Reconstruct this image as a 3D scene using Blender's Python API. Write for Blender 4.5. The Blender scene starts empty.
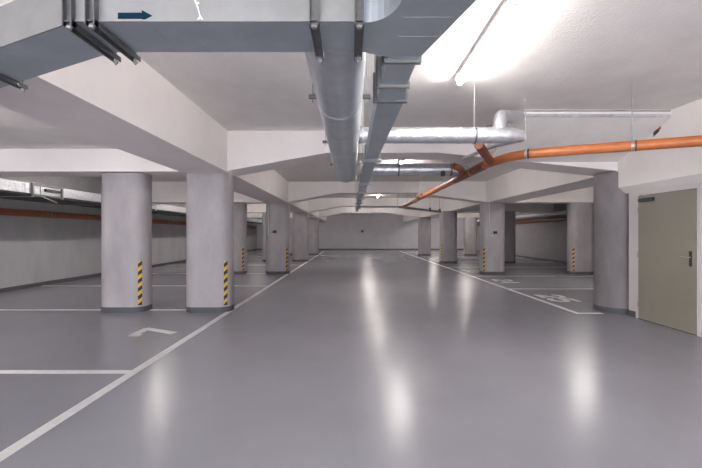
import bpy, bmesh, math, random
from mathutils import Vector, Matrix
random.seed(4)
scn = bpy.context.scene
C = scn.collection
H = 1.45
# ---------------- camera, world, exposure ----------------
cam_d = bpy.data.cameras.new('camera'); cam_d.lens = 20.0; cam_d.sensor_width = 36
cam = bpy.data.objects.new('camera', cam_d); C.objects.link(cam)
cam.location = (0, 0, H); cam.rotation_euler = (math.pi/2, 0, 0)
cam_d.clip_start = 0.02
scn.camera = cam
w = bpy.data.worlds.new('world'); scn.world = w; w.use_nodes = True
w.node_tree.nodes['Background'].inputs[0].default_value = (0.9, 0.92, 1, 1)
w.node_tree.nodes['Background'].inputs[1].default_value = 1.75
scn.view_settings.view_transform = 'Standard'
scn.view_settings.look = 'None'
scn.view_settings.gamma = 1
scn.view_settings.use_curve_mapping = False
scn.view_settings.exposure = 2.05
LAMP = 27.0

# ---------------- materials ----------------
def mat(name, col, rough=0.6, metal=0.0, nscale=3.0, namp=0.06, bscale=60.0, bump=0.0, ramp=None, spec=0.5,
        stretch=(1,1,1), emit=None, estr=0, rvar=0.0):
    m = bpy.data.materials.new(name); m.use_nodes = True
    nt = m.node_tree; N = nt.nodes; L = nt.links
    b = N['Principled BSDF']
    b.inputs['Roughness'].default_value = rough
    b.inputs['Metallic'].default_value = metal
    b.inputs['Specular IOR Level'].default_value = spec
    tc = N.new('ShaderNodeTexCoord'); mp = N.new('ShaderNodeMapping'); mp.inputs['Scale'].default_value = stretch
    L.new(tc.outputs['Object'], mp.inputs['Vector'])
    n = N.new('ShaderNodeTexNoise'); n.inputs['Scale'].default_value = nscale
    n.inputs['Detail'].default_value = 6; n.inputs['Roughness'].default_value = 0.6
    L.new(mp.outputs[0], n.inputs['Vector'])
    r = N.new('ShaderNodeValToRGB')
    lo = [max(0, c*(1-namp*2)) for c in col]; hi = [min(1, c*(1+namp*2)) for c in col]
    r.color_ramp.elements[0].position = 0.25; r.color_ramp.elements[0].color = (*lo, 1)
    r.color_ramp.elements[1].position = 0.75; r.color_ramp.elements[1].color = (*hi, 1)
    L.new(n.outputs['Fac'], r.inputs[0]); L.new(r.outputs[0], b.inputs['Base Color'])
    if rvar:
        mr = N.new('ShaderNodeMapRange'); mr.inputs['To Min'].default_value = rough-rvar; mr.inputs['To Max'].default_value = rough+rvar
        L.new(n.outputs['Fac'], mr.inputs['Value']); L.new(mr.outputs[0], b.inputs['Roughness'])
    if bump:
        n2 = N.new('ShaderNodeTexNoise'); n2.inputs['Scale'].default_value = bscale; n2.inputs['Detail'].default_value = 4
        L.new(mp.outputs[0], n2.inputs['Vector'])
        bp = N.new('ShaderNodeBump'); bp.inputs['Strength'].default_value = bump; bp.inputs['Distance'].default_value = 0.02
        L.new(n2.outputs['Fac'], bp.inputs['Height']); L.new(bp.outputs[0], b.inputs['Normal'])
    if emit:
        b.inputs['Emission Color'].default_value = (*emit, 1); b.inputs['Emission Strength'].default_value = estr
    return m
M = {}
M['floor'] = mat('floor_resin', (0.25,0.246,0.276), 0.25, 0, 0.7, 0.04, 9.0, 0.03, spec=0.5)
M['ceil'] = mat('ceiling_plaster', (0.82,0.785,0.76), 0.9, 0, 1.5, 0.04, 45.0, 0.35)
M['beam'] = mat('beam_paint', (0.84,0.785,0.765), 0.85, 0, 2.0, 0.02, 60.0, 0.1)
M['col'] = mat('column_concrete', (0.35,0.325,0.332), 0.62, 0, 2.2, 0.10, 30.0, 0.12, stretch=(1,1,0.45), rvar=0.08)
M['coldark'] = mat('column_concrete_darker', (0.215,0.195,0.20), 0.7, 0, 2.6, 0.12, 30.0, 0.15, stretch=(1,1,0.45), rvar=0.08)  # darker tone of the column concrete, for the round column
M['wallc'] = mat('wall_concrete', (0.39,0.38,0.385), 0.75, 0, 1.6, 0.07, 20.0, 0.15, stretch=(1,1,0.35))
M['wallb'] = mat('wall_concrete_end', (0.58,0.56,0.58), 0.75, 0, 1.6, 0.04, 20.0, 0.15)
M['wallr'] = mat('wall_concrete_shaded', (0.26,0.25,0.255), 0.75, 0, 1.6, 0.05, 20.0, 0.15)  # same concrete, darkened to stand for shade along the right bays
M['wallw'] = mat('wall_paint', (0.63,0.585,0.58), 0.8, 0, 2.0, 0.02, 60.0, 0.08)
M['skirt'] = mat('skirting_resin', (0.09,0.09,0.098), 0.6, 0, 3, 0.05, spec=0.3)
M['line'] = mat('road_paint', (0.66,0.66,0.65), 0.45, 0, 12, 0.06)
M['galv'] = mat('galvanised_steel', (0.40,0.44,0.475), 0.45, 0.6, 6, 0.06, 14.0, 0.06, rvar=0.06)
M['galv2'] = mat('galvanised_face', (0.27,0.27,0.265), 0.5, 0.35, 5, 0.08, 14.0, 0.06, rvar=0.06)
M['spiro'] = mat('spiral_duct_steel', (0.52,0.55,0.59), 0.36, 0.6, 8, 0.08, 10.0, 0.06, rvar=0.08)
M['foil'] = mat('foil_wrap', (0.60,0.61,0.64), 0.34, 0.75, 14, 0.08, 16.0, 0.7, rvar=0.1)
M['steel'] = mat('support_steel', (0.15,0.15,0.15), 0.45, 0.5, 20, 0.1)
M['zinc'] = mat('zinc_nut', (0.36,0.36,0.35), 0.45, 0.6, 20, 0.1)
M['orange'] = mat('orange_pvc', (0.46,0.14,0.04), 0.38, 0, 6, 0.08)
M['orange_shaded'] = mat('orange_pvc_shaded', (0.27,0.085,0.035), 0.45, 0, 6, 0.08)  # orange pvc with shade put into the colour, for the left pipe
M['brown'] = mat('brown_pvc', (0.20,0.06,0.025), 0.45, 0, 10, 0.15)
M['door'] = mat('door_paint', (0.265,0.248,0.197), 0.5, 0, 3, 0.02)
M['black'] = mat('black_plastic', (0.025,0.025,0.028), 0.5)
M['dark'] = mat('dark_gap', (0.03,0.03,0.03), 0.8)
M['teal'] = mat('teal_ink', (0.004,0.025,0.04), 0.9, spec=0.1)
M['white'] = mat('white_sealant', (0.8,0.8,0.78), 0.6)
M['red'] = mat('red_sticker', (0.5,0.12,0.12), 0.5)
M['conduit'] = mat('conduit_plastic', (0.52,0.52,0.52), 0.5)
M['housing'] = mat('lamp_housing', (0.72,0.71,0.69), 0.5)
M['tube'] = mat('lamp_tube', (0.9,0.9,0.9), 0.5, emit=(1.0,0.955,0.92), estr=LAMP)
M['tray'] = mat('tray_metal', (0.22,0.22,0.21), 0.5, 0.5)

def tape_mat():
    m = bpy.data.materials.new('hazard_tape'); m.use_nodes = True
    nt = m.node_tree; N = nt.nodes; L = nt.links; b = N['Principled BSDF']; b.inputs['Roughness'].default_value = 0.45
    uv = N.new('ShaderNodeTexCoord'); s = N.new('ShaderNodeSeparateXYZ'); L.new(uv.outputs['UV'], s.inputs[0])
    a = N.new('ShaderNodeMath'); a.operation = 'MULTIPLY_ADD'; a.inputs[1].default_value = -0.8
    L.new(s.outputs['X'], a.inputs[0]); L.new(s.outputs['Y'], a.inputs[2])
    d = N.new('ShaderNodeMath'); d.operation = 'DIVIDE'; d.inputs[1].default_value = 0.15; L.new(a.outputs[0], d.inputs[0])
    f = N.new('ShaderNodeMath'); f.operation = 'FRACT'; L.new(d.outputs[0], f.inputs[0])
    g = N.new('ShaderNodeMath'); g.operation = 'GREATER_THAN'; g.inputs[1].default_value = 0.5; L.new(f.outputs[0], g.inputs[0])
    mx = N.new('ShaderNodeMix'); mx.data_type = 'RGBA'
    mx.inputs[6].default_value = (0.72,0.44,0.05,1); mx.inputs[7].default_value = (0.02,0.018,0.018,1)
    L.new(g.outputs[0], mx.inputs[0]); L.new(mx.outputs[2], b.inputs['Base Color'])
    return m
M['tape'] = tape_mat()

# ---------------- mesh helpers ----------------
def link(name, bm, m, parent=None, smooth=False):
    bmesh.ops.recalc_face_normals(bm, faces=bm.faces)
    me = bpy.data.meshes.new(name); bm.to_mesh(me); bm.free()
    me.materials.append(M[m])
    if smooth:
        for p in me.polygons: p.use_smooth = True
        try: me.set_sharp_from_angle(angle=math.radians(40))
        except Exception: pass
    o = bpy.data.objects.new(name, me); C.objects.link(o)
    if parent is not None:
        o.parent = parent; o.matrix_parent_inverse = parent.matrix_basis.inverted()
    return o
def box(bm, x0, x1, y0, y1, z0, z1):
    vs = [bm.verts.new(p) for p in ((x0,y0,z0),(x1,y0,z0),(x1,y1,z0),(x0,y1,z0),(x0,y0,z1),(x1,y0,z1),(x1,y1,z1),(x0,y1,z1))]
    for f in ((0,1,2,3),(4,5,6,7),(0,1,5,4),(1,2,6,5),(2,3,7,6),(3,0,4,7)): bm.faces.new([vs[i] for i in f])
    return bm
def mbox(*a): return box(bmesh.new(), *a)
def obox(bm, p0, p1, wd, ht, up=Vector((0,0,1))):
    """bar from p0 to p1, width wd across, height ht along up"""
    p0 = Vector(p0); p1 = Vector(p1); d = (p1-p0).normalized(); s = d.cross(up).normalized(); u = s.cross(d).normalized()
    vs = []
    for p in (p0, p1):
        for a, b in ((-1,-1),(1,-1),(1,1),(-1,1)): vs.append(bm.verts.new(p + s*a*wd/2 + u*b*ht/2))
    for f in ((0,1,2,3),(4,5,6,7),(0,1,5,4),(1,2,6,5),(2,3,7,6),(3,0,4,7)): bm.faces.new([vs[i] for i in f])
    return bm
def prism(bm, pts, axis, a, b):
    """pts: 2D polygon; axis 'z': (x,y) extruded z; 'y': (x,z) extruded y; 'x': (y,z) extruded x"""
    def P(p, t):
        return (p[0],p[1],t) if axis == 'z' else (p[0],t,p[1]) if axis == 'y' else (t,p[0],p[1])
    A = [bm.verts.new(P(p,a)) for p in pts]; B = [bm.verts.new(P(p,b)) for p in pts]
    n = len(pts); bm.faces.new(A); bm.faces.new(B[::-1])
    for i in range(n): bm.faces.new((A[i],A[(i+1)%n],B[(i+1)%n],B[i]))
    return bm
def fillet(pts, r, k=6):
    pts = [Vector(p) for p in pts]; out = [pts[0]]
    for i in range(1, len(pts)-1):
        a, b, c = pts[i-1], pts[i], pts[i+1]
        d0 = (a-b); d1 = (c-b); t = min(r, d0.length*.45, d1.length*.45)
        p = b + d0.normalized()*t; q = b + d1.normalized()*t
        for j in range(k+1):
            s = j/k; out.append(p*(1-s)**2 + b*2*s*(1-s) + q*s*s)
    out.append(pts[-1]); return out
def tube(bm, pts, r, seg=16, rad=None):
    pts = [Vector(p) for p in pts]; rings = []
    up = Vector((0,0,1))
    d = (pts[1]-pts[0]).normalized()
    if abs(d.dot(up)) > .95: up = Vector((1,0,0))
    s = d.cross(up).normalized()
    for i, p in enumerate(pts):
        if i == 0: d = (pts[1]-pts[0])
        elif i == len(pts)-1: d = pts[-1]-pts[-2]
        else: d = (pts[i+1]-pts[i-1])
        d.normalize(); s = (s - d*s.dot(d)).normalized(); u = s.cross(d)
        rr = rad[i] if rad else r
        rings.append([bm.verts.new(p + (s*math.cos(t)+u*math.sin(t))*rr) for t in [2*math.pi*j/seg for j in range(seg)]])
    for a, b in zip(rings, rings[1:]):
        for j in range(seg): bm.faces.new((a[j],a[(j+1)%seg],b[(j+1)%seg],b[j]))
    bm.faces.new(rings[0]); bm.faces.new(rings[-1][::-1]); return bm
def ring_band(bm, p, d, r, wd, seg=24):
    p = Vector(p); d = Vector(d).normalized(); return tube(bm, [p-d*wd/2, p+d*wd/2], r, seg)
def tag(o, label=None, cat=None, group=None, kind=None):
    if label: o['label'] = label
    if cat: o['category'] = cat
    if group: o['group'] = group
    if kind: o['kind'] = kind
    return o
def empty(name, loc, label, cat, group=None):
    o = bpy.data.objects.new(name, None); C.objects.link(o); o.location = loc; o.empty_display_size = .1
    bpy.context.view_layer.update()
    return tag(o, label, cat, group)
def struct(name, bm, m, parent=None, label=None, cat=None):
    o = link(name, bm, m, parent)
    if parent is None: o['kind'] = 'structure'
    return tag(o, label, cat)

# ---------------- room shell ----------------
YF, YB = -5.0, 36.0
XL, XR, XW = -8.7, 10.6, 4.95       # left wall, far right wall, right wall with the door
ZC, ZB, ZS = 3.33, 2.58, 3.0        # ceiling, beam soffit, side bay ceiling
floor = struct('floor', mbox(XL-.3, XR+.3, YF-.3, YB+.3, -.2, 0), 'floor', label='glossy grey resin floor of the parking garage', cat='floor')
struct('ceiling', mbox(-3.1, 5.75, YF-.3, YB+.3, ZC, ZC+.3), 'ceil', label='rough white plaster ceiling over the driving lane', cat='ceiling')
struct('ceiling', mbox(XL-.3, -3.1, YF-.3, 7.75, ZS, ZC+.3), 'ceil', label='lower plaster ceiling over the nearest left parking bays', cat='ceiling')
struct('ceiling', mbox(XL-.3, -3.1, 7.75, YB+.3, ZC, ZC+.3), 'ceil', label='plaster ceiling over the farther left parking bays', cat='ceiling')
struct('ceiling', mbox(5.75, XR+.3, YF-.3, YB+.3, ZC, ZC+.3), 'ceil', label='plaster ceiling over the right parking bays', cat='ceiling')
struct('wall_left', mbox(XL-.3, XL, YF-.3, YB+.3, 0, ZC), 'wallc', label='grey concrete wall along the left parking bays', cat='wall')
struct('wall_back', mbox(XL, XR, YB, YB+.3, 0, ZC), 'wallb', label='grey concrete wall at the far end of the driving lane', cat='wall')
struct('wall_front', mbox(XW, XR, YF-.3, YF, 0, ZC), 'wallc', label='concrete wall at the near end of the garage beside the opening added for fill light', cat='wall')  # near end left open so added world light fills from behind the camera
struct('wall_right', mbox(XW, XW+.25, YF, 6.95, 0, ZC), 'wallw', label='white painted wall with the steel door', cat='wall')
struct('wall_right_return', mbox(XW+.25, XR, 7.4, 7.65, 0, ZC), 'wallw', label='wall closing the right parking bays behind the round column', cat='wall')
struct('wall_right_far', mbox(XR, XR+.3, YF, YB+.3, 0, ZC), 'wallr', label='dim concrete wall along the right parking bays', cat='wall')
struct('baseboard_left', mbox(XL, XL+.012, YF, YB, 0, .1), 'skirt')
struct('baseboard_back', mbox(XL+.02, XR-.02, YB-.012, YB, 0, .1), 'skirt')
struct('baseboard_right_far', mbox(XR-.012, XR, 7.5, YB, 0, .1), 'skirt')
bb = mbox(XW-.012, XW, YF, 5.5, 0, .1); box(bb, XW-.012, XW, 6.751, 6.95, 0, .1)
struct('baseboard_right', bb, 'skirt')
# longitudinal beams
def beam(bm, label):
    return struct('ceiling_beam', bm, 'beam', label=label, cat='beam')
beam(mbox(-3.1, -2.25, YF, YB, ZB, ZC), 'long white beam over the left row of inner columns')
beam(mbox(4.85, 5.75, 7.1, YB, ZB, ZC), 'long white beam over the right row of inner columns')
ZD = 2.29
beam(prism(bmesh.new(), [(4.85,ZC),(4.85,ZD),(XW,2.18),(XW+.2,2.18),(XW+.2,ZC)], 'y', YF, 7.1), 'deep white beam above the steel door')
rows = [7.1, 14.0, 20.4, 27.0]
nm = ['nearest', 'second', 'third', 'fourth', 'farthest']
BW = .65
for i, y in enumerate(rows):
    zm = 2.93
    pts = [(-2.25,ZC),(-2.25,ZB+.02),(-.45,zm),(1.6 if i==0 else 2.3,zm),(4.85,ZB+.02),(4.85,ZC)]
    beam(prism(bmesh.new(), pts, 'y', y, y+BW), nm[i]+' white haunched beam crossing the driving lane')
    beam(mbox(XL, -3.1, y, y+BW, ZB+.01, ZC), nm[i]+' white beam crossing the left parking bays')
    beam(mbox(5.75, XR, y+.56 if i==0 else y, y+BW, ZB+.01, ZC), nm[i]+' white beam crossing the right parking bays')

# ---------------- columns ----------------
def rrect(cx, cy, wx, wy, r, k=8):
    pts = []
    for sx, sy, a0 in ((1,-1,-90),(1,1,0),(-1,1,90),(-1,-1,180)):
        for j in range(k+1):
            a = math.radians(a0 + 90*j/k)
            pts.append((cx+sx*(wx/2-r)+math.cos(a)*r, cy+sy*(wy/2-r)+math.sin(a)*r))
    return pts
def strip(outline, i0, n, off, z0, z1, cx, cy):
    """thin curved tape following the outline from index i0 over n points"""
    bm = bmesh.new(); uvl = bm.loops.layers.uv.new('UVMap')
    P = [Vector(outline[(i0+j) % len(outline)]) for j in range(n)]
    acc = [0]
    for a, b in zip(P, P[1:]): acc.append(acc[-1]+(b-a).length)
    def nrm(j):
        t = (P[min(j+1,n-1)]-P[max(j-1,0)]).normalized(); return Vector((t.y,-t.x))
    O = [P[j]+nrm(j)*off for j in range(n)]; I = [P[j]+nrm(j)*0.0005 for j in range(n)]
    def V(p, z): return bm.verts.new((p.x,p.y,z))
    o0=[V(p,z0) for p in O]; o1=[V(p,z1) for p in O]; i0_=[V(p,z0) for p in I]; i1=[V(p,z1) for p in I]
    def F(vs, us):
        f = bm.faces.new(vs)
        for l, u in zip(f.loops, us): l[uvl].uv = u
    for j in range(n-1):
        u0,u1=acc[j],acc[j+1]
        F((o0[j],o0[j+1],o1[j+1],o1[j]), ((u0,z0),(u1,z0),(u1,z1),(u0,z1)))
        F((i0_[j],i1[j],i1[j+1],i0_[j+1]), ((u0,z0),(u0,z1),(u1,z1),(u1,z0)))
        F((o1[j],o1[j+1],i1[j+1],i1[j]), ((u0,z1),(u1,z1),(u1,z1),(u0,z1)))
        F((o0[j],i0_[j],i0_[j+1],o0[j+1]), ((u0,z0),(u0,z0),(u1,z0),(u1,z0)))
    for j in (0, n-1):
        F((o0[j],o1[j],i1[j],i0_[j]), ((acc[j],z0),(acc[j],z1),(acc[j],z1),(acc[j],z0)))
    return bm
def column(cx, cy, label, tape=None, wx=.85, wy=.52, r=.22, ztop=ZB, group='rounded concrete columns'):
    t = empty('concrete_column', (cx, cy, 0), label, 'column', group)
    K = 8
    out = rrect(cx, cy, wx, wy, r, K)
    link('shaft', prism(bmesh.new(), out, 'z', 0.0, ztop), 'col', t, smooth=True)
    so = rrect(cx, cy, wx+.016, wy+.016, r+.008, K)
    link('skirting', prism(bmesh.new(), so, 'z', 0.001, .10), 'skirt', t, smooth=True)
    if tape:
        # fine outline so that the tape follows the corner
        K2 = 40; fo = rrect(cx, cy, wx, wy, r, K2); n1 = K2+1
        tgt = {'r': 19, 'l': 3*n1 + K2-19 }[tape]
        n = 9
        i0 = tgt - n//2
        link('hazard_tape', strip(fo, i0, n, .002, .13, .95, cx, cy), 'tape', t)
    return t
def dist_word(i): return ['nearest','second','third','fourth','farthest'][i]
for i, y in enumerate(rows):
    cy = y + .34
    column(-2.68, cy, {0:'wide concrete column at the lane edge left of the lane, nearest to the viewer',
        1:'left lane-edge column that carries the black sensor box',
        2:'left lane-edge column, third one back along the white line',
        3:'left lane-edge column, fourth one back near the far wall',
        4:'left lane-edge column, last one before the far wall'}[i], 'r' if i < 2 else None)
    column(-4.27, cy, {0:'leftmost big concrete column with hazard tape, beside the nearest lane-edge column',
        1:'left bay column half hidden behind the nearest lane-edge column',
        2:'left bay column in the third row back',
        3:'left bay column in the fourth row back',
        4:'left bay column in the last row'}[i], 'r' if i < 2 else None)
    if i > 0:
        cr = cy - (.12, .12, 1.2, 1.0)[i]
        column((5.14,5.14,4.87,4.96)[i], cr, {1:'right lane-edge column that carries the small sensor box and conduit',
            2:'dark right lane-edge column with hazard tape, behind the sensor column',
            3:'right lane-edge column, plain, seen before the far wall',
            4:'right lane-edge column, last one before the far wall'}[i], 'l' if i < 3 else None)
        column((8.35,8.35,7.78,8.05)[i], cr, {1:'right bay column with hazard tape beside the big round column',
            2:'dark right bay column in the third row back',
            3:'pale right bay column in the fourth row back',
            4:'right bay column in the last row'}[i], 'l' if i in (1,3) else None)
t = empty('round_column', (5.05,7.4,0), 'large dark round concrete column beside the steel door', 'column')
circ = lambda r: [(5.05+math.cos(a)*r, 7.4+math.sin(a)*r) for a in [2*math.pi*j/64 for j in range(64)]]
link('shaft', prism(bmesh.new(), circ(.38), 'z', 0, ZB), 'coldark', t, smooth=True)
link('skirting', prism(bmesh.new(), circ(.39), 'z', .001, .1), 'skirt', t, smooth=True)

# ---------------- door ----------------
dy0, dy1 = 5.56, 6.68
d = struct('door_1', mbox(XW-.03, XW-.002, dy0, dy1, .012, 2.10), 'door', label='grey-green steel door in the white wall', cat='door')
f = bmesh.new()
for a in ((dy0-.07,dy0-.006,0,2.17),(dy1+.006,dy1+.07,0,2.17),(dy0-.006,dy1+.006,2.106,2.17)):
    box(f, XW-.022, XW-.001, *a)
link('door_frame', f, 'wallw', d)
g = bmesh.new()
box(g, XW-.01, XW-.0015, dy0-.006, dy0, 0, 2.106); box(g, XW-.01, XW-.0015, dy1, dy1+.006, 0, 2.106); box(g, XW-.012, XW-.0015, dy0, dy1, 2.10, 2.106); box(g, XW-.028, XW-.0015, dy0, dy1, 0.001, .012)
link('door_gap', g, 'dark', d)
h = bmesh.new(); box(h, XW-.042, XW-.03, 5.625, 5.665, .98, 1.2); hp = tag(link('handle_plate', h, 'black', d), 'dark steel handle plate')
h = bmesh.new(); tube(h, fillet([(XW-.04,5.645,1.11),(XW-.085,5.645,1.11),(XW-.085,5.77,1.11)], .02), .011, 10)
tag(link('lever_handle', h, 'zinc', hp, True), 'steel lever handle')
h = mbox(XW-.08, XW-.03, 6.32, 6.62, 1.99, 2.045); cl = tag(link('door_closer', h, 'black', d), 'dark door closer')
h = bmesh.new(); obox(h, (XW-.06,6.36,2.05), (XW-.045,6.6,2.115), .02, .008); link('closer_arm', h, 'zinc', cl)
for z in (.25, 1.1, 1.85):
    h = bmesh.new(); tube(h, [(XW-.035,dy1+.004,z-.05),(XW-.035,dy1+.004,z+.05)], .009, 10); link('hinge', h, 'zinc', d, True)

# ---------------- floor markings ----------------
LW = .1
def line(x0, x1, y0, y1, lab=None):
    o = link('parking_line', mbox(x0, x1, y0, y1, .0005, .002), 'line', floor); return o
line(-2.33, -2.23, -3, 33.2)
line(4.09, 4.19, 7.08, 33.2)
for y in (4.1, 7.45, 10.9, 14.3, 18.2, 21.8, 25.4, 29.0): line(XL+.05 if y != 7.45 else XL+.05, -2.33, y-.05, y+.05)
line(XL+.05, -2.33, .55, .65)
for y in (7.13, 10.3, 13.4, 17.0, 20.2, 23.6, 27.2, 30.6): line(4.19, 10.5 if y > 8 else 4.6, y-.05, y+.05)
# 7-segment-like stroke digits; each glyph is polylines in (r,u), r 0..1, u 0..1
GL = {'7': [[(0,.86),(0,1),(1,1),(.35,0)]], '2': [[(0,.8),(.12,.97),(.5,1),(.9,.93),(.95,.7),(.8,.5),(0,.05),(0,0),(1,0)]],
      '5': [[(.92,1),(.1,1),(.05,.58),(.55,.62),(.95,.5),(.97,.2),(.7,.02),(.3,0),(0,.12)]],
      '4': [[(.7,0),(.7,1),(0,.3),(1,.3)]], '8': [[(.5,.53),(.1,.65),(.1,.9),(.5,1),(.9,.9),(.9,.65),(.5,.53),(.05,.38),(.05,.1),(.5,0),(.95,.1),(.95,.38),(.5,.53)]],
      '6': [[(.85,.95),(.4,.95),(.05,.5),(.05,.15),(.5,0),(.95,.15),(.95,.4),(.5,.55),(.1,.4)]],
      '3': [[(.05,.88),(.5,1),(.92,.85),(.85,.6),(.45,.53),(.9,.42),(.95,.12),(.5,0),(.02,.12)]]}
def number(txt, to_world, wd, ht, sw, gap=.3):
    bm = bmesh.new(); k = 0
    for ci, ch in enumerate(txt):
        for pl in GL[ch]:
            for (a, b) in zip(pl, pl[1:]):
                p = Vector((ci*wd*(1+gap)+a[0]*wd, a[1]*ht)); q = Vector((ci*wd*(1+gap)+b[0]*wd, b[1]*ht))
                if (q-p).length < 1e-4: continue
                dd = (q-p).normalized()*sw*.35; nn = Vector((-(q-p).y,(q-p).x)).normalized()*sw/2
                z = .0022 + k*.00004; k += 1
                bm.faces.new([bm.verts.new((*to_world(c.x, c.y), z)) for c in (p-dd-nn, q+dd-nn, q+dd+nn, p-dd+nn)])
    link('bay_number', bm, 'line', floor)
# left bays: up is -x, right is +y
number('7', lambda r,u: (-2.62-u, 5.58+r), .38, .5, .13)
# right bays: up is +x, right is -y
number('25', lambda r,u: (4.40+u, 9.25-r), .36, .5, .12, .45)
number('24', lambda r,u: (4.5+u, 12.4-r), .36, .5, .1, .45)
number('23', lambda r,u: (4.5+u, 15.7-r), .36, .5, .1, .45)

# ---------------- lamps ----------------
def lamp(x, y, z, label):
    t = empty('ceiling_lamp', (x, y, z), label, 'lamp', 'linear ceiling lamps')
    bm = mbox(x-.055, x+.055, y-.8, y+.8, z-.05, z-.001)
    bmesh.ops.bevel(bm, geom=bm.edges[:], offset=.006, segments=2, affect='EDGES')
    link('housing', bm, 'housing', t)
    bm = bmesh.new(); tube(bm, [(x, y-.79, z-.083), (x, y-.77, z-.083), (x, y+.77, z-.083), (x, y+.79, z-.083)], .03, 18, [.024,.031,.031,.024])
    link('tube', bm, 'tube', t, True)
    for s in (-1, 1):
        link('end_clip', mbox(x-.02, x+.02, y+s*.797-.006, y+s*.797+.006, z-.10, z-.03), 'housing', t)
    return t
for i, y in enumerate((-3.4, 3.85, 10.55, 18.2, 25.2, 31.6)):
    lamp(1.29, y, ZC, 'linear ceiling lamp above the driving lane, '+['behind the viewer','the bright nearest one beside the grey duct','behind the nearest cross beam','behind the second cross beam','behind the third cross beam','closest to the far wall'][i])
for x, y in ((-1.2,-1.6),(3.4,-1.6)):  # added fill lamps, unseen behind the camera, hung low to light the ceiling
    zz = 2.78
    t = lamp(x, y, zz, 'added fill lamp hung on rods, unseen behind the viewer, '+('left' if x < 0 else 'right')+' one')
    for dy in (-.6, .6):
        bm = bmesh.new(); tube(bm, [(x,y+dy,zz-.01),(x,y+dy,ZC-.002)], .005, 6); link('hanger_rod', bm, 'zinc', t, True)
for i, y in enumerate((-2.5, 4.3, 10.6, 18.2, 24.6, 31)):
    lamp(-5.5, y, ZS if i < 2 else ZC, 'linear ceiling lamp over the left parking bays, '+['behind the viewer','left of the picture edge','between the first two cross beams','between the second and third cross beams','between the third and fourth cross beams','nearest the far wall'][i])
for i, (x, y) in enumerate(((6.9,11.3),(7.3,24.5),(6.4,30),(6.9,33))):
    lamp(x, y, ZC, 'linear ceiling lamp over the right parking bays, '+['near the round column','beyond the dark columns','just behind the farthest cross beam','nearest the far wall'][i])

# ---------------- main rectangular duct ----------------
z0, z1 = H+.90, H+1.10
t = empty('ventilation_duct', (-.5, 1.8, z0), 'large flat galvanised duct crossing the top of the picture with a teal arrow', 'duct')
curve = [(.06+.14*math.sin(a), 1.66-.2*(1-math.cos(a))) for a in [math.pi/2*j/8 for j in range(9)]]
poly = [(-3.6,2.73),(-1.177,1.66)] + curve + [(.2,-3),(.62,-3),(.58,1.1),(.483,1.5),(.353,1.985),(.19,1.985),(.06,1.93),(-1.177,1.93),(-3.6,3.1)]
link('duct_body', prism(bmesh.new(), poly, 'z', z0, z1), 'galv', t)
# folded seam lips
s = bmesh.new()
obox(s, (-1.177,1.655,z0+.004), (.06,1.655,z0+.004), .008, .008)
obox(s, (-3.6,2.725,z0+.004), (-1.177,1.655,z0+.004), .008, .008)
link('seam', s, 'galv2', t)
for x in (-.86, -.70, -.43):
    s = bmesh.new(); obox(s, (x,1.66,z0-.0006), (x,1.93,z0-.0006), .006, .0012); link('panel_seam', s, 'galv', t)
for yy in (1.62, 1.78):
    s = bmesh.new(); obox(s, (.22,yy,z0-.0006), (.44 if yy<1.7 else .40,yy,z0-.0006), .006, .0012); link('panel_seam', s, 'galv', t)
# front facing sheets in a separate steel tone sit on the body
s = bmesh.new(); box(s, -1.17, .05, 1.657, 1.66, z0+.008, z1); link('front_sheet', s, 'galv2', t)
s = bmesh.new(); obox(s, (-3.58,2.72,(z0+z1)/2+.004), (-1.18,1.66,(z0+z1)/2+.004), .004, z1-z0-.008); link('front_sheet', s, 'galv2', t)
# arrow
def FX(px): return (px-351)/390*1.655
def FZ(py): return H-(py-234)/390*1.655
ax = [(118,12.8),(142,12.8),(142,10.2),(152,15.6),(142,20.6),(142,18.6),(118,18.6)]
a = link('arrow_mark', prism(bmesh.new(), [(FX(x),FZ(y)) for x,y in ax], 'y', 1.6535, 1.657), 'teal', t); tag(a, 'dark teal arrow pointing right')
# sealant streak
s = bmesh.new()
for p, q, wd in (((195,0),(198,8),.006),((198,8),(200,16),.004),((200,16),(203,21),.008),((197,3),(199,3),.008),((200,17),(197,21),.006)):
    obox(s, (FX(p[0]),1.655,FZ(p[1])), (FX(q[0]),1.655,FZ(q[1])), wd, .003, Vector((0,1,0)))
link('sealant_streak', s, 'white', t)
def support(px, y0, y1, d=(0,1), wd=.036, tp=None):
    """channel up the front face, along under the duct, ends with rod and nut"""
    d = Vector(d).normalized()
    def Q(s_, z): return (px+d.x*s_, y0+d.y*s_, z)
    L = (y1-y0)/d.y
    bm = bmesh.new()
    n = Vector((d.y,-d.x,0))
    for off in (-wd/2, wd/2):
        o = n*off
        obox(bm, Vector(Q(-.03,z0-.014))+o, Vector(Q(L+.035,z0-.014))+o, .004, .024)
        obox(bm, Vector(Q(-.022,z0-.026))+o, Vector(Q(-.022,z1+.12))+o, .004, .03, Vector((d.x,d.y,0)))
    obox(bm, Q(-.03,z0-.005), Q(L+.035,z0-.005), wd, .004)
    obox(bm, Q(-.012,z0-.026), Q(-.012,z1+.12), wd, .004, Vector((d.x,d.y,0)))
    link('support_channel', bm, 'steel', t)
    bm = bmesh.new(); tube(bm, [Q(L+.022,z0-.045), Q(L+.022,ZC if px>-2.2 else ZB)], .005, 8); rd = link('threaded_rod', bm, 'zinc', t, True)
    for s_ in (-.022, L+.022):
        bm = bmesh.new(); tube(bm, [Q(s_,z0-.036), Q(s_,z0-.026)], .012, 6); link('nut', bm, 'zinc', rd)
support(-.155, 1.66, 1.93, tp=1); support(.035, 1.66, 1.93)
support(-1.09, 1.66, 1.95)
support(-1.19, 1.667, 1.95, d=(.0,1))
support(-1.98, 2.04, 2.33)

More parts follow.
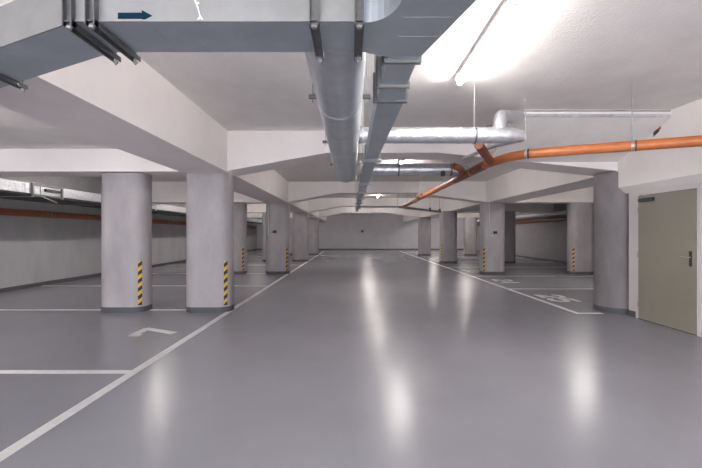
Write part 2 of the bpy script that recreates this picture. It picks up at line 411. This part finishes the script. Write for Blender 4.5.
# ---------------- narrow duct running away ----------------
t = empty('ventilation_duct', (.26, 6, z0), 'narrow galvanised rectangular duct running down the lane beside the round duct', 'duct')
segs = [(1.99,.19,.345),(2.36,.182,.335),(2.62,.18,.36),(4.7,.18,.318),(6.9,.18,.31),(8.35,.18,.30),(9.75,.18,.295),(11.3,.18,.29),(13.4,.18,.285),(15.7,.18,.28)]
for k,(a, b) in enumerate(zip(segs, segs[1:])):
    bm = bmesh.new()
    vs = [bm.verts.new(p) for p in ((a[1],a[0],z0),(a[2],a[0],z0),(b[2],b[0],z0),(b[1],b[0],z0),(a[1],a[0],z0+.16),(a[2],a[0],z0+.16),(b[2],b[0],z0+.16),(b[1],b[0],z0+.16))]
    for f in ((0,1,2,3),(4,5,6,7),(0,1,5,4),(1,2,6,5),(2,3,7,6),(3,0,4,7)): bm.faces.new([vs[i] for i in f])
    link('duct_section', bm, 'galv', t)
for (y, xa, xb) in segs[:-1]:
    y = y+.03 if y < 2 else y
    bm = bmesh.new()
    for dy in (-.012, .012):
        e = .018
        box(bm, xa-e, xb+e, y+dy-.003, y+dy+.003, z0-e, z0+.16+e)
    link('flange', bm, 'steel' if y > 2.5 else 'tray', t)
    bm = bmesh.new(); yy = y+.05
    box(bm, xa-.05, xb+.05, yy-.018, yy+.018, z0-.03, z0-.002) if y > 4 else box(bm, xa-.03, xa-.002, yy-.015, yy+.015, z0, z0+.2)
    link('support_bar', bm, 'steel', t)
    for xx in ((xa-.035, xb+.035) if y > 4 else (xa-.016,)):
        zt = ZC
        if any(r0-.05 < yy < r0+BW+.05 for r0 in rows): zt = 2.93
        bm = bmesh.new(); tube(bm, [(xx,yy,z0-.04),(xx,yy,zt)], .005, 6); link('threaded_rod', bm, 'zinc', t, True)

# ---------------- spiral round duct ----------------
t = empty('round_duct', (-.1, 4.5, H+1.0), 'thick round spiral duct with closed end, left of the narrow duct', 'duct')
zc = H+1.2; r = .2
bm = bmesh.new()
pts = []; rad = []
y = 1.95
while y < 7.60:
    pts.append((-.1,y,zc)); rad.append(r)
    y += .14
pts += [(-.1,7.62,zc),(-.1,7.65,zc)]; rad += [r, r*.93]
tube(bm, pts, r, 40, rad)
link('duct_body', bm, 'spiro', t, True)
for y in (3.42, 5.1, 6.75):
    bm = bmesh.new(); ring_band(bm, (-.1,y,zc), (0,1,0), r+.002, .03, 40); link('clamp_band', bm, 'spiro', t, True)
    for s in (-1, 1):
        x = -.1+s*(r+.035)
        bm = bmesh.new(); box(bm, x-.035, x+.035, y-.018, y+.018, zc-.012, zc+.02); link('bracket_ear', bm, 'steel', t)
        bm = bmesh.new(); tube(bm, [(x,y,zc-.05),(x,y,ZC-.002)], .005, 6); link('threaded_rod', bm, 'zinc', t, True)
for y in (4.25, 5.9, 7.55):
    bm = bmesh.new(); ring_band(bm, (-.1,y,zc), (0,1,0), r+.0015, .012, 40); link('joint_ring', bm, 'spiro', t, True)

# ---------------- foil pipes ----------------
t = empty('foil_pipe', (1.2, 4.9, H+1.13), 'silver foil wrapped round duct crossing the lane, joined to the ceiling box', 'duct')
bm = bmesh.new(); tube(bm, [(.11,4.9,H+1.24),(1.85,4.9,H+1.24),(2.0,4.9,H+1.24),(2.16,4.95,H+1.24),(2.2,4.97,H+1.24)], .1, 22, [.1,.1,.095,.075,.03]); link('pipe_body', bm, 'foil', t, True)
bm = bmesh.new(); tube(bm, fillet([(1.87,4.92,H+1.28),(1.9,4.98,H+1.50),(2.5,5.8,H+1.74)], .12, 8), .085, 18, None); link('branch_elbow', bm, 'foil', t, True)
for x in (.55, 1.35):
    bm = bmesh.new(); ring_band(bm, (x,4.9,H+1.24), (1,0,0), .103, .03); link('tape_band', bm, 'foil', t, True)
x, y, zz = 1.55, 4.9, H+1.24
bm = bmesh.new(); tube(bm, [(x,y,zz+.09),(x,y,ZC-.002)], .004, 6); link('threaded_rod', bm, 'zinc', t, True)
bm = bmesh.new(); ring_band(bm, (x,y,zz), (1,0,0), .106, .02); link('clamp', bm, 'steel', t, True)
t = empty('foil_pipe', (1.4, 8.2, H+1.2), 'second silver foil duct crossing the lane just behind the nearest cross beam', 'duct')
bm = bmesh.new(); tube(bm, fillet([(.34,8.25,H+1.36),(2.25,8.25,H+1.36),(2.45,8.4,H+1.36)], .08, 4), .13, 22); link('pipe_body', bm, 'foil', t, True)
for x in (1.0, 2.1):
    bm = bmesh.new(); ring_band(bm, (x,8.25,H+1.36), (1,0,0), .137, .03); link('clamp', bm, 'steel', t, True)
    bm = bmesh.new(); tube(bm, [(x,8.25,H+1.5),(x,8.25,ZC-.002)], .005, 6); link('threaded_rod', bm, 'zinc', t, True)
bm = mbox(1.86,1.94,8.04,8.1,H+1.2,H+1.3); link('clamp_end', bm, 'black', t)
t = empty('slim_foil_pipe', (2.1, 6, H+1.2), 'slim foil pipe slanting away from the end of the near foil duct', 'duct')
bm = bmesh.new(); tube(bm, fillet([(2.12,5.03,H+1.2),(2.0,5.6,H+1.25),(1.9,6.6,H+1.27)], .3, 6), .03, 12); link('pipe_body', bm, 'foil', t, True)
# sloped box on ceiling
t = empty('ceiling_duct_box', (3.6,6.5,ZC-.5), 'pale boxed duct with sloping underside tucked between ceiling and nearest cross beam', 'duct')
link('box_body', prism(bmesh.new(), [(5.9,ZC),(5.9,ZC-.11),(7.1,2.76),(7.1,ZC)], 'x', 2.5, 4.85), 'ceil', t)
bm = bmesh.new(); obox(bm, (2.5,5.895,ZC-.09), (4.83,5.895,ZC-.09), .01, .05); link('foil_edge', bm, 'foil', t)
bm = bmesh.new(); obox(bm, (2.5,5.893,ZC-.02), (4.83,5.893,ZC-.02), .006, .02); link('dark_edge', bm, 'tray', t)
bm = bmesh.new(); tube(bm, fillet([(1.95,5.6,H+1.55),(2.2,5.6,H+1.57),(2.25,5.6,H+1.42)], .03, 4), .012, 8)
o = link('bent_pipe', bm, 'tray', None, True); tag(o, 'small dark bent steel pipe under the ceiling beside the foil elbow', 'pipe')
# sticker
t = empty('wall_sticker', (4.845,6.2,H+1.6), 'small red and black sticker on the white beam above the orange pipe', 'sticker')
link('red_part', mbox(4.845,4.8495,6.1,6.26,H+1.64,H+1.69), 'red', t)
link('black_part', prism(bmesh.new(), [(6.25,H+1.56),(6.25,H+1.63),(6.12,H+1.66),(6.14,H+1.61)], 'x', 4.844, 4.8495), 'black', t)

# ---------------- orange drain pipe ----------------
t = empty('drain_pipe', (2.2, 8, H+1.1), 'orange plastic drain pipe running from the door side beam away down the lane', 'pipe')
zo = H+1.09
path = fillet([(4.86,4.12,zo-.02),(2.35,5.55,zo+.04),(2.2,6.3,zo+.04),(2.1,15.9,zo+.02)], .35, 8)
bm = bmesh.new(); tube(bm, path, .065, 20); link('pipe_body', bm, 'orange', t, True)
bm = bmesh.new(); tube(bm, fillet([(2.24,6.2,zo+.04),(1.85,5.45,zo+.06),(1.72,5.25,zo+.11)], .1, 6), .062, 16); link('branch_pipe', bm, 'brown', t, True)
bm = bmesh.new(); tube(bm, [(2.19,6.35,zo+.04),(2.188,7.0,zo+.04)], .075, 20); link('pipe_socket', bm, 'brown', t, True)
bm = bmesh.new(); tube(bm, [(2.186,7.15,zo+.04),(2.18,8.1,zo+.035)], .073, 20); link('pipe_socket', bm, 'brown', t, True)
bm = bmesh.new(); tube(bm, fillet([(2.185,7.6,zo+.04),(2.0,7.1,zo+.10),(1.85,7.05,zo+.14)], .1, 6), .06, 16); link('branch_pipe', bm, 'brown', t, True)
bm = bmesh.new(); tube(bm, fillet([(2.14,12.4,zo+.03),(2.0,11.6,zo+.06)], .1, 6), .055, 16); link('branch_pipe', bm, 'brown', t, True)
for y in (10.6, 13.2):
    bm = bmesh.new(); ring_band(bm, (2.155,y,zo+.03), (0,1,0), .072, .09); link('pipe_socket', bm, 'orange', t, True)
def onpath(x):
    a = Vector((4.86,4.12,zo-.02)); b = Vector((2.35,5.55,zo+.04)); k = (x-a.x)/(b.x-a.x); return a+(b-a)*k
for x, zt in ((3.52,ZC),(2.46,ZC)):
    p = onpath(x)
    bm = bmesh.new(); ring_band(bm, p, (2.51,-1.43,0), .07, .03); link('pipe_clamp', bm, 'zinc', t, True)
    bm = bmesh.new(); ring_band(bm, p+Vector((.03,-.017,0)), (2.51,-1.43,0), .068, .015); link('clamp_rubber', bm, 'black', t, True)
    bm = bmesh.new(); tube(bm, [p+Vector((0,0,.06)), (p.x,p.y,zt)], .006, 6); link('threaded_rod', bm, 'zinc', t, True)
for y in (9.2, 12.0, 14.9):
    bm = bmesh.new(); tube(bm, [(2.15,y,zo+.08),(2.15,y,ZC if y < 14 or y > 14.65 else 2.93)], .006, 6); link('threaded_rod', bm, 'zinc', t, True)
# grey tray beyond
t = empty('cable_tray', (3,17,H+1.1), 'thin dark tray at the end of the orange pipe running to the right columns', 'cable tray')
bm = bmesh.new(); obox(bm, (.3,15.98,zo+.02), (2.1,15.98,zo+.02), .1, .05); obox(bm, (2.0,16.0,zo+.02), (4.30,18.83,zo-.02), .12, .09); link('tray_body', bm, 'tray', t)
for k in (.58,.8):
    x = 2.0+2.84*k; y = 16+3.5*k
    bm = bmesh.new(); box(bm, x-.03,x+.03,y-.1,y+.1,zo-.06,zo+.12); link('tray_clamp', bm, 'black', t)
for x, y in ((.5,15.98),(1.9,15.98),(3.65,18.03),(4.27,18.8)):
    bm = bmesh.new(); tube(bm, [(x,y,zo),(x,y,ZC-.002)], .006, 6); link('threaded_rod', bm, 'steel', t, True)

# ---------------- left wall services ----------------
t = empty('foil_duct', (-7.6,10,2.33), 'wide silver foil duct hung under the beams along the left wall', 'duct')
link('duct_body', mbox(-8.35,-7.0,-2,33.4,2.34,2.56), 'foil', t)
link('dark_underside', mbox(-8.34,-7.02,-2,33.4,2.30,2.338), 'black', t)  # flat black sheet covering the duct underside
y = 1.0
while y < 33:
    bm = bmesh.new(); box(bm, -8.36,-6.985,y-.02,y+.02,2.29,2.57); link('joint_flange', bm, 'foil', t); y += 2.6
y = 8.55
bm = bmesh.new(); box(bm, -7.0,-6.96,y-.02,y+.02,2.28,2.57); box(bm, -7.0,-6.96,y+.86,y+.9,2.28,2.57); box(bm, -7.0,-6.965,y,y+.88,2.53,2.57); box(bm, -7.0,-6.965,y,y+.88,2.30,2.33); link('damper_frame', bm, 'tray', t)
link('damper_slot', mbox(-7.0,-6.955,y+.35,y+.8,2.42,2.48), 'black', t)
bm = bmesh.new(); obox(bm, (-6.98,y+.25,2.30),(-6.9,y+.6,2.18),.03,.02); link('damper_lever', bm, 'zinc', t)
bm = bmesh.new(); tube(bm, [(-8.55,-4,2.0),(-8.55,35,2.0)], .09, 16)
t = empty('drain_pipe', (-8.55,10,1.9), 'orange drain pipe along the left concrete wall below the foil duct', 'pipe')
link('pipe_body', bm, 'orange_shaded', t, True)
y = 1.5
while y < 34:
    bm = bmesh.new(); ring_band(bm, (-8.55,y,2.0), (0,1,0), .096, .04); ring_band(bm, (-8.55,y+.14,2.0), (0,1,0), .096, .03)
    box(bm, -8.698,-8.6,y-.02,y+.02,1.98,2.02); link('pipe_clamp', bm, 'tray', t, True); y += 2.35
# right wall services
t = empty('drain_pipe', (XR-.15,20,2.1), 'brownish drain pipe along the dim right wall behind the columns', 'pipe')
bm = bmesh.new(); tube(bm, [(XR-.15,8,2.2),(XR-.15,35,2.2)], .08, 14); link('pipe_body', bm, 'brown', t, True)
bm = bmesh.new()
for y in (10,14,18,22,26,30,34): box(bm, XR-.16,XR-.002,y-.02,y+.02,2.19,2.21)
link('pipe_clamp', bm, 'tray', t)
t = empty('foil_duct', (XR-.6,20,2.4), 'thin silver foil duct hung along the dim right wall above the brown pipe', 'duct')
bm = bmesh.new(); tube(bm, [(XR-.6,8,2.46),(XR-.6,33.4,2.46)], .09, 16); link('duct_body', bm, 'foil', t, True)
bm = bmesh.new()
for y in (10,13,17,23,29): tube(bm, [(XR-.6,y,2.5),(XR-.6,y,ZS)], .006, 6)
link('threaded_rod', bm, 'steel', t)

# ---------------- sensors on columns ----------------
def sensor(x, y, z, xc, label):
    t = empty('gas_sensor', (x,y,z), label, 'sensor')
    bm = mbox(x-.065,x+.065,y-.06,y-.002,z-.05,z+.05); bmesh.ops.bevel(bm, geom=bm.edges[:], offset=.008, segments=2, affect='EDGES')
    link('sensor_box', bm, 'black', t)
    bm = bmesh.new(); tube(bm, fillet([(xc,y-.02,ZB-.01),(xc,y-.02,z-.1),(xc+.07,y-.02,z-.13),(x-.02,y-.02,z-.05)], .04, 4), .012, 8)
    link('conduit', bm, 'conduit', t, True)
sensor(-2.75, 14.078, 1.53, -2.98, 'black sensor box with conduit on the left lane-edge column')
sensor(5.15, 13.958, 1.5, 4.95, 'black sensor box with conduit on the right lane-edge column')
t = empty('wall_box', (1.0,35.9,1.6), 'small dark box on the far concrete wall', 'box')
bm = mbox(.92,1.15,35.88,35.998,1.6,1.8); bmesh.ops.bevel(bm, geom=bm.edges[:], offset=.02, segments=1, affect='EDGES'); link('box_body', bm, 'black', t)
link('box_knob', mbox(.98,1.02,35.86,35.885,1.68,1.72), 'conduit', t)
